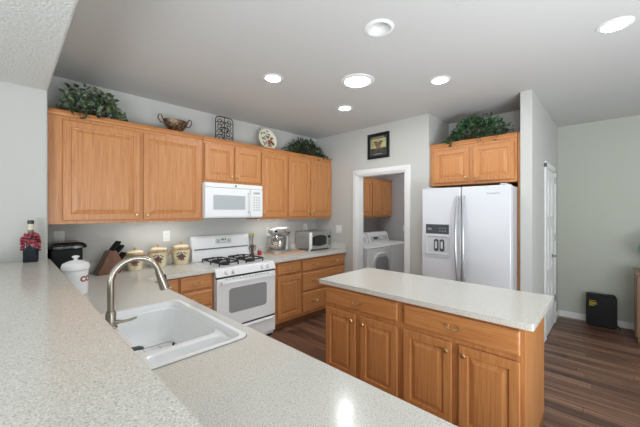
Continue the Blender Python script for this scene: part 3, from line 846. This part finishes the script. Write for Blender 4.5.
# vase of flowers and jar by the range
vs = thing('flower_vase', 'small dark metal vase with pale flowers at the back right of the range', 'vase', (2.30, 3.49, CZ))
obj('vase', lathe(nb(), [(.028, 0), (.03, .01), (.014, .05), (.022, .09), (.030, .115), (.024, .14), (.02, .145)], 16), 'bronze', vs, smooth=True)
bm = nb(); bl = nb(); rr = random.Random(5)
for i in range(9):
    a = rr.uniform(0, 2 * PI); L = rr.uniform(.08, .16); R_ = rr.uniform(.01, .06)
    tip = (R_ * math.cos(a), R_ * math.sin(a), .14 + L)
    tube(bm, [(0, 0, .13), (tip[0] * .4, tip[1] * .4, .14 + L * .6), tip], .0018, 5)
    for kx in range(4): ball(bl, (tip[0] + rr.uniform(-.014, .014), tip[1] + rr.uniform(-.014, .014), tip[2] + rr.uniform(-.012, .012)), rr.uniform(.010, .018), 6, 4, (1, 1, .7))
obj('stems', bm, 'stem', vs); obj('blossoms', bl, 'flower', vs, smooth=True)
bm = nb()
for sg in (-1, 1): tube(bm, [(sg * .02, 0, .12), (sg * .05, 0, .13), (sg * .055, 0, .09), (sg * .02, 0, .05)], .004, 6)
obj('scroll_handle', bm, 'iron', vs, smooth=True)
cj = thing('candle_jar', 'small red candle jar at the back of the worktop beside the range', 'jar', (2.372, 3.43, CZ))
obj('jar', lathe(nb(), [(.026, 0), (.028, .006), (.028, .055), (.024, .06)], 18), 'redjar', cj, smooth=True)
obj('lid', lathe(nb(), [(.026, .0605), (.026, .072), (.006, .076)], 18), 'steel', cj, smooth=True)

# mixer on its board
bd = obj('cutting_board', slab([rrect(2.50, 3.04, 3.22, 3.55, .03)], CZ, CZ + .014), 'board', bevel=.003)
tag(bd, 'pale wooden board on the worktop under the stand mixer', 'board')
mx = thing('stand_mixer', 'silver stand mixer with a steel bowl on the pale wooden board', 'mixer', (2.745, 3.41, CZ + .0145), 0.0)
bm = nb(); lp = [rrect(-.20, .13, -.10 + s, .10 - s, .08) for s in (0, .004, .02)]
loft(bm, [[(x, y, z) for x, y in l] for l, z in zip(lp, (0, .02, .032))])
obj('base', bm, 'softsteel', mx, smooth=True)
bm = nb(); rings = []
for x0_, x1_, yw, z in ((.02, .125, .06, .03), (.035, .12, .05, .10), (.045, .115, .045, .17), (.03, .12, .05, .235)):
    rings.append([(x, y, z) for x, y in rrect(x0_, x1_, -yw, yw, .03)])
obj('pedestal', loft(bm, rings), 'softsteel', mx, smooth=True)
prof = [(.02, -.205), (.042, -.198), (.054, -.17), (.062, -.08), (.066, 0), (.06, .09), (.045, .135), (.015, .15)]
bm = lathe(nb(), prof, 20, (0, 0, .29), 'x')
xform(bm, Matrix.Translation((0, 0, .0)))
hd = obj('motor_head', bm, 'softsteel', mx, smooth=True)
obj('trim_band', lathe(nb(), [(.0668, -.012), (.0668, .012)], 20, (.0, 0, .29), 'x'), 'chrome', hd, smooth=True)
obj('attachment_hub', lathe(nb(), [(.03, -.228), (.03, -.195)], 18, (0, 0, .30), 'x'), 'chrome', hd, smooth=True)
obj('hub_knob', lathe(nb(), [(.014, -.09), (.014, -.062)], 12, (-.17, 0, .30), 'y'), 'black', hd, smooth=True)
obj('beater_shaft', lathe(nb(), [(.03, .19), (.03, .235), (.012, .235)], 14, (-.105, 0, 0)), 'chrome', hd, smooth=True)
bw = obj('bowl', lathe(nb(), [(.05, .033), (.055, .045), (.078, .065), (.098, .11), (.106, .165), (.108, .205), (.104, .205), (.10, .16), (.092, .11), (.07, .07)], 28, (-.105, 0, 0)), 'chrome', mx, smooth=True)
obj('bowl_handle', tube(nb(), [(-.15, -.095, .18), (-.16, -.15, .17), (-.16, -.15, .10), (-.15, -.085, .09)], .007, 8), 'chrome', bw, smooth=True)
obj('speed_lever', tube(nb(), [(.06, -.06, .27), (.06, -.085, .27)], .008, 8), 'black', hd)

# toaster oven
to = thing('toaster_oven', 'stainless countertop toaster oven on the worktop in the corner', 'toaster oven', (3.125, 3.225, CZ))
w, h = .47, .275
obj('body', bx(0, w, .02, .335, .022, h), 'softsteel', to, bevel=.012, seg=3)
front = [(0, .02), (.035, -.002), (.10, -.009), (.19, -.014), (.28, -.009), (.34, -.004), (.42, .004), (w, .02)]
bm = nb(); loft(bm, [[(p[0], p[1] - .0, z) for p in front] + [(w, .019 + .002, z), (0, .021, z)] for z in (.022, h)])
ff = obj('front_panel', bm, 'softsteel', to, bevel=.003)
def fy(x):
    for a, b in zip(front, front[1:]):
        if a[0] <= x <= b[0]: return a[1] + (b[1] - a[1]) * (x - a[0]) / (b[0] - a[0])
top = [(.035, .205), (.10, .222), (.19, .232), (.28, .222), (.34, .205)]; bot = [(.035, .085), (.10, .072), (.19, .064), (.28, .072), (.34, .085)]
bm = nb()
loft(bm, [[(xt, fy(xt) - .0045, zt), (xt, fy(xt) - .0045, zb), (xt, fy(xt) + .001, zb), (xt, fy(xt) + .001, zt)] for (xt, zt), (_, zb) in zip(top, bot)])
obj('door_glass', bm, 'darkglass', ff)
bm = nb(); tube(bm, [(x, fy(x) - .022, .245 + .008 * math.sin((x - .04) / .3 * PI)) for x in (.05, .10, .15, .19, .23, .28, .33)], .007, 8)
for x in (.06, .32): tube(bm, [(x, fy(x) - .022, .247), (x, fy(x) + .002, .247)], .006, 8)
obj('door_handle', bm, 'chrome', ff, smooth=True)
for z in (.085, .14, .195):
    x = .405
    bm = lathe(nb(), [(.021, fy(x) + .003), (.021, fy(x) - .012), (.016, fy(x) - .02)], 16, (x, 0, z), 'y')
    obj('dial', bm, 'black' if z > .15 else 'steel', ff, smooth=True)
for x in (.018, w - .018):
    for y in (.04, .31): obj('foot', lathe(nb(), [(.016, 0), (.016, .023)], 12, (x, y, 0)), 'cover', to)
for z in (.11, .155, .2): pass
bm = nb()
for k in range(6): box(bm, -.0012, .0005, .07 + k * .035, .09 + k * .035, .19, .195)
obj('side_vents', bm, 'slot', to)

# outlets and switches
def plate(label, loc, rotz, cat='outlet', w=.075, h=.118, kind='outlet', plug=False):
    t = thing('wall_outlet' if kind == 'outlet' else 'light_switch', label, cat, loc, rotz)
    p = obj('cover_plate', bx(-w / 2, w / 2, -.006, -.0005, -h / 2, h / 2), 'cover', t, bevel=.002)
    if kind == 'outlet':
        for z in (-.026, .026):
            r_ = obj('receptacle', bx(-.017, .017, -.008, -.0055, z - .014, z + .014), 'trim', p, bevel=.002)
            bm = nb()
            for s in (-.007, .005): box(bm, s, s + .0022, -.0085, -.0075, z - .004, z + .006)
            obj('slots', bm, 'slot', r_) if False else obj('slots', bm, 'slot', p)
    else:
        n = max(1, round(w / .06)) if w > .09 else 1
        for i in range(n):
            xx = (i - (n - 1) / 2) * .046
            obj('rocker', bx(xx - .016, xx + .016, -.010, -.0055, -.033, .033), 'trim', p, bevel=.002)
    if plug: obj('plug', bx(-.02, .02, -.04, -.0085, -.045, -.008), 'trim', p, bevel=.005)
    return t
plate('white wall outlet above the black bread bin', (.332, YW, 1.255), 0)
plate('white wall outlet above the tallest grape canister', (1.243, YW, 1.215), 0)
plate('white wall outlet behind the stand mixer', (2.63, YW, 1.20), 0)
plate('white wall outlet with a plug in it, above the toaster oven', (3.36, YW, 1.235), 0, plug=True)
plate('white double switch plate on the wall left of the laundry doorway', (XL, 3.095, 1.215), -PI / 2, 'switch', .118, .118, 'switch')
plate('white switch plate inside the laundry room on its end wall', (XF - .007, 2.98, 1.16), -PI / 2, 'switch', .075, .12, 'switch')

# under-cabinet light bars
for xa, xb, lb in ((.85, 1.42, 'slim light bar under the wide left oak wall cabinet'), (2.32, 2.95, 'slim light bar under the right-hand oak wall cabinets')):
    t = thing('cabinet_light', lb, 'light', (xa, UY + .11, UB - .0005), 0)
    obj('housing', bx(0, xb - xa, 0, .05, -.002, 0), 'trim', t)
    obj('lens', bx(.01, xb - xa - .01, .006, .044, -.0032, -.0021), 'strip', t)

# ------------------------------------------------------------------ above the cabinets
def leaf(bm, p, d, n, L, Wd, mi=0):
    d = d.normalized(); s = d.cross(n)
    if s.length < 1e-4: s = d.orthogonal()
    s.normalize(); n = s.cross(d)
    pts = [p, p + d * L * .28 + s * Wd * .5 + n * L * .05, p + d * L * .55 + s * Wd * .34 + n * L * .06, p + d * L - n * L * .10,
           p + d * L * .55 - s * Wd * .34 + n * L * .06, p + d * L * .28 - s * Wd * .5 + n * L * .05, p + d * L * .5 - n * L * .03]
    v = [bm.verts.new(q) for q in pts]
    for f in ((0, 1, 6), (1, 2, 6), (2, 3, 6), (3, 4, 6), (4, 5, 6), (5, 0, 6)):
        bm.faces.new([v[i] for i in f]).material_index = mi
def plant(label, loc, ax, ay, az, n, L, mat, seed, ratio=.7, droop=0.0, front=(0, -1), trail=0, rotz=0):
    t = thing('trailing_plant', label, 'plant', loc, rotz)
    rr = random.Random(seed); bm = nb(); sb = nb()
    for i in range(n):
        u = rr.uniform(0, 2 * PI); z = rr.random() ** .8; q = math.sqrt(max(0, 1 - z * z)) * rr.uniform(.55, 1)
        z *= rr.uniform(.75, 1.05)
        lump = 1 + .13 * math.sin(u * 3 + seed) + .10 * math.sin(u * 7 + z * 5)
        p = Vector((ax * q * math.cos(u) * lump, ay * q * math.sin(u) * lump, max(.012, az * z * lump)))
        out = Vector((p.x / ax, p.y / ay, p.z / az + .2)).normalized()
        dirn = (out + Vector((rr.uniform(-.9, .9), rr.uniform(-.9, .9), rr.uniform(-1.0, .4)))).normalized()
        l = L * rr.uniform(.6, 1.25)
        tip = p + dirn * l
        if tip.z < .004: dirn.z = abs(dirn.z) * .3
        leaf(bm, p, dirn, (out + Vector((rr.uniform(-.5, .5), rr.uniform(-.5, .5), .3))), l, l * ratio, mi=(rr.choice((0, 0, 1, 1, 2)) if isinstance(mat, list) else 0))
        if i % 9 == 0: tube(sb, [(0, 0, .012), p * .5 + Vector((0, 0, .02)), p], .0022, 4)
    for k in range(trail):                          # sprigs hanging over the front edge of the crown
        fx = rr.uniform(-.75, .75) * ax; fy = -ay - .035
        ln = rr.uniform(.02, .07)
        pts = [Vector((fx, -ay * .5, .06)), Vector((fx + .01, fy, .035)), Vector((fx + .015, fy - .012, -ln))]
        tube(sb, pts, .002, 4)
        for j in range(7):
            f = j / 6; p = pts[0].lerp(pts[1], f * 2) if f < .5 else pts[1].lerp(pts[2], f * 2 - 1)
            dirn = Vector((rr.uniform(-1, 1), -1, rr.uniform(-.6, .5)))
            leaf(bm, p, dirn, Vector((0, -1, .6)), L * rr.uniform(.7, 1.1), L * ratio)
    obj('stems', sb, 'stem', t)
    obj('foliage', bm, mat, t, recalc=False)
    return t
TOPZ = UT + .0425
plant('variegated ivy plant on the left end of the oak wall cabinets', (.56, 3.40, TOPZ), .265, .14, .25, 560, .047, ['ivy', 'ivypale', 'ivylime'], 11, 1.05, trail=6)
plant('bushy dark green plant on the right end of the oak wall cabinets', (3.215, 3.405, TOPZ), .40, .145, .25, 900, .046, 'fern', 12, .5, trail=4)
plant('bright green leafy plant on the oak cabinet above the refrigerator', (3.815, 1.17, 2.3005), .36, .17, .27, 680, .055, 'fern2', 13, .5, trail=7, rotz=-PI / 2)

# bronze bowl with two handles
bl = thing('footed_bowl', 'aged bronze footed bowl with two looped handles on the wall cabinets', 'bowl', (1.27, 3.40, TOPZ))
obj('bowl', lathe(nb(), [(.045, 0), (.048, .008), (.028, .02), (.03, .03), (.075, .05), (.115, .10), (.128, .145), (.122, .145), (.108, .10), (.06, .055)], 28, sx=1.0, sy=.75), 'bronze', bl, smooth=True)
for s in (-1, 1):
    pts = [(s * .118, 0, .10), (s * .15, 0, .11), (s * .175, 0, .145), (s * .168, 0, .185), (s * .145, 0, .19), (s * .135, 0, .165), (s * .128, 0, .14)]
    obj('handle', tube(nb(), pts, .006, 8), 'bronze', bl, smooth=True)
# wrought scroll panel
sp = thing('scroll_panel', 'black wrought-iron scroll panel leaning above the microwave cabinet', 'ornament', (1.86, 3.43, TOPZ))
bm = nb(); tube(bm, [(x, 0, z + .006) for x, z in rrect(-.115, .115, 0, .315, .045)], .0065, 6, closed=True)
obj('frame', bm, 'iron', sp, smooth=True)
def scroll(cx, cz, r, a0, turns, sg):
    return [(cx + sg * r * (1 - i / 22 * .8) * math.cos(a0 + i / 22 * turns * 2 * PI), 0, cz + r * (1 - i / 22 * .8) * math.sin(a0 + i / 22 * turns * 2 * PI)) for i in range(23)]
bm = nb()
for cz in (.06, .125, .20, .262):
    for sg in (-1, 1): tube(bm, scroll(sg * .055, cz + .003, .046, 0 if cz < .17 else PI, 1.4, sg), .005, 6)
tube(bm, [(0, 0, .01), (0, 0, .315)], .005, 6)
tube(bm, [(.0 + .05 * math.cos(2 * PI * i / 16), 0, .168 + .035 * math.sin(2 * PI * i / 16)) for i in range(16)], .005, 6, closed=True)
for cz in (.09, .25): tube(bm, [(-.11, 0, cz), (-.03, 0, cz + .02), (0, 0, cz), (.03, 0, cz + .02), (.11, 0, cz)], .004, 6)
obj('scrolls', bm, 'iron', sp, smooth=True)
obj('stand_foot', tube(nb(), [(0, 0, .10), (0, .05, .05), (0, .07, .005)], .005, 6), 'iron', sp)
# floral plate on a stand
pl = thing('display_plate', 'round ivory plate painted with leaves and a red flower, on the cabinets', 'plate', (2.50, 3.45, TOPZ + .002))
PR = .148
tilt = Matrix.Translation((0, -.02, PR + .012)) @ Matrix.Rotation(PI / 2 - .18, 4, 'X')
bm = lathe(nb(), [(.02, -.006), (.08, -.006), (PR, .012), (PR, .016), (.10, .004), (.085, 0), (.02, 0)], 36); xform(bm, tilt)
po = obj('plate', bm, 'plate', pl, smooth=True)
rr = random.Random(4)
def motif(n, rad, L, mat, name, ctr=(0, 0), spread=1.0):
    bm = nb()
    for i in range(n):
        a = rr.uniform(0, 2 * PI); q = rad * math.sqrt(rr.random()); x, y = ctr[0] + q * math.cos(a), ctr[1] + q * math.sin(a)
        rd_ = math.hypot(x, y); z = .0012 + max(0, (rd_ - .085)) * .19
        b = rr.uniform(0, 2 * PI); l = L * rr.uniform(.7, 1.2)
        pts = [(x + l * math.cos(b), y + l * math.sin(b)), (x - l * .45 * math.sin(b), y + l * .45 * math.cos(b)), (x - l * math.cos(b), y - l * math.sin(b)), (x + l * .45 * math.sin(b), y - l * .45 * math.cos(b))]
        bm.faces.new([bm.verts.new((px, py, z + .0022 + i * .00002)) for px, py in pts])
    xform(bm, tilt); obj(name, bm, mat, po)
motif(30, .122, .022, 'brownpaint', 'painted_leaves')
motif(20, .122, .018, 'greenpaint', 'painted_sprigs')
motif(14, .042, .022, 'redpaint', 'painted_flower', (.05, -.045))
bm = nb()
for s in (-.05, .05): tube(bm, [(s, -.075, .03), (s, -.07, .004), (s, .03, .004), (s * .6, .04, .12)], .004, 6)
obj('wire_stand', bm, 'iron', pl)

# framed picture above the laundry doorway
pc = thing('framed_picture', 'small black-framed picture of grapes above the laundry doorway', 'picture', (XL - .001, 2.366, 2.405), -PI / 2)
a = .176
bm = nb(); rings = []
for i, y in ((0, 0), (0, -.018), (.010, -.024), (.034, -.020), (.038, -.010)):
    rings.append([(-a + i, y, -a + i), (a - i, y, -a + i), (a - i, y, a - i), (-a + i, y, a - i)])
loft(bm, rings, True, False); obj('frame', bm, 'blackgloss', pc)
art = obj('print', bx(-a + .037, a - .037, -.011, -.009, -a + .037, a - .037), 'dark', pc)
M['picsky'] = mottled('print_landscape', [(120, 132, 86), (168, 170, 116), (204, 196, 160)], 9, 0.5)
M['picland'] = mottled('print_dark_field', [(44, 48, 40), (66, 66, 54), (92, 88, 70)], 14, 0.5)
obj('print_sky', bx(-.125, .125, -.0125, -.0108, -.03, .10), 'picsky', art)
obj('print_field', bx(-.125, .125, -.0125, -.0108, -.085, -.031), 'picland', art)
bm = nb(); rr = random.Random(9)
for row, n in enumerate((5, 5, 4, 3, 2)):
    for i in range(n): ball(bm, ((i - (n - 1) / 2) * .022, -.0125, .045 - row * .021), .0125, 8, 5, (1, .25, 1))
obj('print_grapes', bm, 'purple', art, smooth=True)
bm = nb()
for s in (-1, 1): ball(bm, (s * .045, -.0125, .055), .026, 8, 5, (1, .1, .6))
obj('print_leaves', bm, 'brownpaint', art, smooth=True)
bm = nb(); rr = random.Random(21)
for z, n, hh in ((.118, 11, .014), (-.115, 8, .013)):
    for i in range(n):
        xx = (i - (n - 1) / 2) * .018
        box(bm, xx - .006, xx - .002, -.0128, -.0108, z - hh / 2, z + hh / 2)
        if i % 2: box(bm, xx - .006, xx + .005, -.0128, -.0108, z + hh / 2 - .004, z + hh / 2)
        else: box(bm, xx - .006, xx + .005, -.0128, -.0108, z - .002, z + .002)
    obj('print_title' if n == 11 else 'print_caption', bm, 'tag', art); bm = nb()
bm.free()

# ------------------------------------------------------------------ ceiling lights
def can(x, y, label):
    t = thing('recessed_light', label, 'light', (x, y, ZC), 0, 'recessed ceiling lights')
    obj('trim_ring', lathe(nb(), [(.066, -.0005), (.092, -.0005), (.092, -.004), (.070, -.010), (.066, -.008)], 32, cap=False), 'trim', t, smooth=True)
    obj('lens', lathe(nb(), [(.0655, -.001), (.0655, -.006)], 32), 'lens', t)
can(1.681, 2.221, 'lit recessed ceiling light above the left end of the wall cabinets')
can(2.775, 1.152, 'lit recessed ceiling light nearest the pier beside the refrigerator')
can(2.754, 2.261, 'lit recessed ceiling light deepest in the room, before the laundry wall')
can(2.745, -.002, 'lit recessed ceiling light at the upper right corner of the photo')
can(4.25, -1.25, 'recessed ceiling light over the dining side, outside the photo')
t = thing('dome_light', 'larger round lit ceiling light amid the recessed lights', 'light', (2.264, 1.71, ZC))
obj('trim_ring', lathe(nb(), [(.115, -.0005), (.155, -.0005), (.155, -.006), (.135, -.014), (.118, -.012)], 36, cap=False), 'trim', t, smooth=True)
obj('lens', lathe(nb(), [(.114, -.001), (.114, -.008), (.07, -.018), (.01, -.020)], 36), 'dome', t, smooth=True)
t = thing('recessed_light', 'unlit recessed ceiling light with an open tilted reflector', 'light', (1.709, 1.114, ZC), 0, 'recessed ceiling lights')
obj('trim_ring', lathe(nb(), [(.071, -.0005), (.098, -.0005), (.098, -.004), (.078, -.010), (.071, -.006)], 32, cap=False), 'trim', t, smooth=True)
bm = lathe(nb(), [(.0705, -.004), (.069, .05), (.05, .10), (.02, .12), (.0, .121)], 32, cap=False)
obj('reflector', bm, 'cavity', t, smooth=True)
obj('bulb', lathe(nb(), [(.012, .119), (.014, .10), (.03, .075), (.031, .06), (.015, .05)], 18), 'cover', t, smooth=True)
vt = thing('ceiling_vent', 'white ceiling vent whose corner shows at the top edge of the photo', 'vent', (1.70, .52, ZC))
obj('frame', slab([rrect(-.15, .16, -.13, .14, .006), rrect(-.125, .135, -.105, .115, .004)], -.004, -.001), 'ceil', vt)
for k in range(7): obj('slat', bx(-.124, .134, -.104 + k * .031, -.076 + k * .031, -.003, -.001), 'ceil', vt)
t = thing('laundry_fill_light', 'added round fill light on the laundry room ceiling, out of view', 'light', (4.6, 2.3, ZC))  # unseen lamp added to brighten the laundry room
obj('rim', lathe(nb(), [(.14, -.0005), (.16, -.0005), (.16, -.02), (.14, -.025)], 32, cap=False), 'trim', t, smooth=True)
obj('lens', lathe(nb(), [(.139, -.001), (.139, -.02), (.08, -.04), (.01, -.045)], 32), 'laundry_fill_lens', t, smooth=True)

# ------------------------------------------------------------------ dining side
bc = thing('black_case', 'black upright case with yellow print standing against the far wall', 'case', (5.385, .125, 0), -PI / 2 + .08)
w, h, dd = .295, .41, .14
bm = nb(); lp = rrect(-w / 2, w / 2, 0.012, h, .03)
loft(bm, [[(x * .97, -dd / 2, .012 + (z - .012) * .985) for x, z in lp], [(x, -dd / 2 + .012, z) for x, z in lp], [(x, dd / 2 - .012, z) for x, z in lp], [(x * .97, dd / 2, .012 + (z - .012) * .985) for x, z in lp]])
cb = obj('shell', bm, 'black', bc, smooth=True)
obj('top_handle', bx(-.06, .06, -.02, .02, h - .002, h + .010), 'blackgloss', bc, bevel=.006)
obj('seam_groove', bx(-w / 2 + .02, w / 2 - .02, -dd / 2 - .002, -dd / 2 + .002, h - .075, h - .068), 'blackgloss', cb)
bm = nb()
for z0, x1 in ((.335, -.062), (.31, -.05), (.292, -.05), (.272, -.072)):
    x0 = -w / 2 + .03
    while x0 < x1:
        l = random.uniform(.006, .012); box(bm, x0, x0 + l, -dd / 2 - .0012, -dd / 2 + .001, z0 - .006, z0 + .005); x0 += l + .003
obj('printed_label', bm, 'yellow', cb)
bm = nb()
for s in (-1, 1): box(bm, s * .10 - .02, s * .10 + .02, -.05, .05, 0, .014)
obj('feet', bm, 'black', bc)
obj('cord_plug', tube(nb(), [(.14, -.02, .05), (.165, -.03, .03), (.172, -.05, .012)], .007, 8), 'black', bc)

sb = thing('sideboard', 'light brown wooden sideboard at the right edge of the photo', 'sideboard', (4.96, -.172, 0), -PI / 2)
w, h, dd = .95, .80, .42
obj('carcass', bx(0, w, .02, dd, .06, h - .025), 'furn', sb, bevel=.003)
obj('top', bx(-.008, w + .008, .0, dd, h - .0245, h), 'furn', sb, bevel=.004)
obj('plinth', bx(.02, w - .02, .05, dd, 0, .06), 'furn', sb)
for k in range(2):
    o = obj('door', door_bm(w / 2 - .02, h - .12), 'furn', sb); o.location = (.01 + k * w / 2, .019, .075)
    obj('knob', knob_bm(w / 2 - .06 if k == 0 else .04, .36), 'brass', o, smooth=True)
vz = thing('vase', 'round teal vase standing on the brown sideboard', 'vase', (5.12, -.335, .80))
obj('vase_body', lathe(nb(), [(.05, 0), (.055, .01), (.035, .05), (.05, .10), (.12, .17), (.145, .25), (.125, .33), (.06, .375), (.045, .40), (.055, .42)], 32), 'teal', vz, smooth=True)
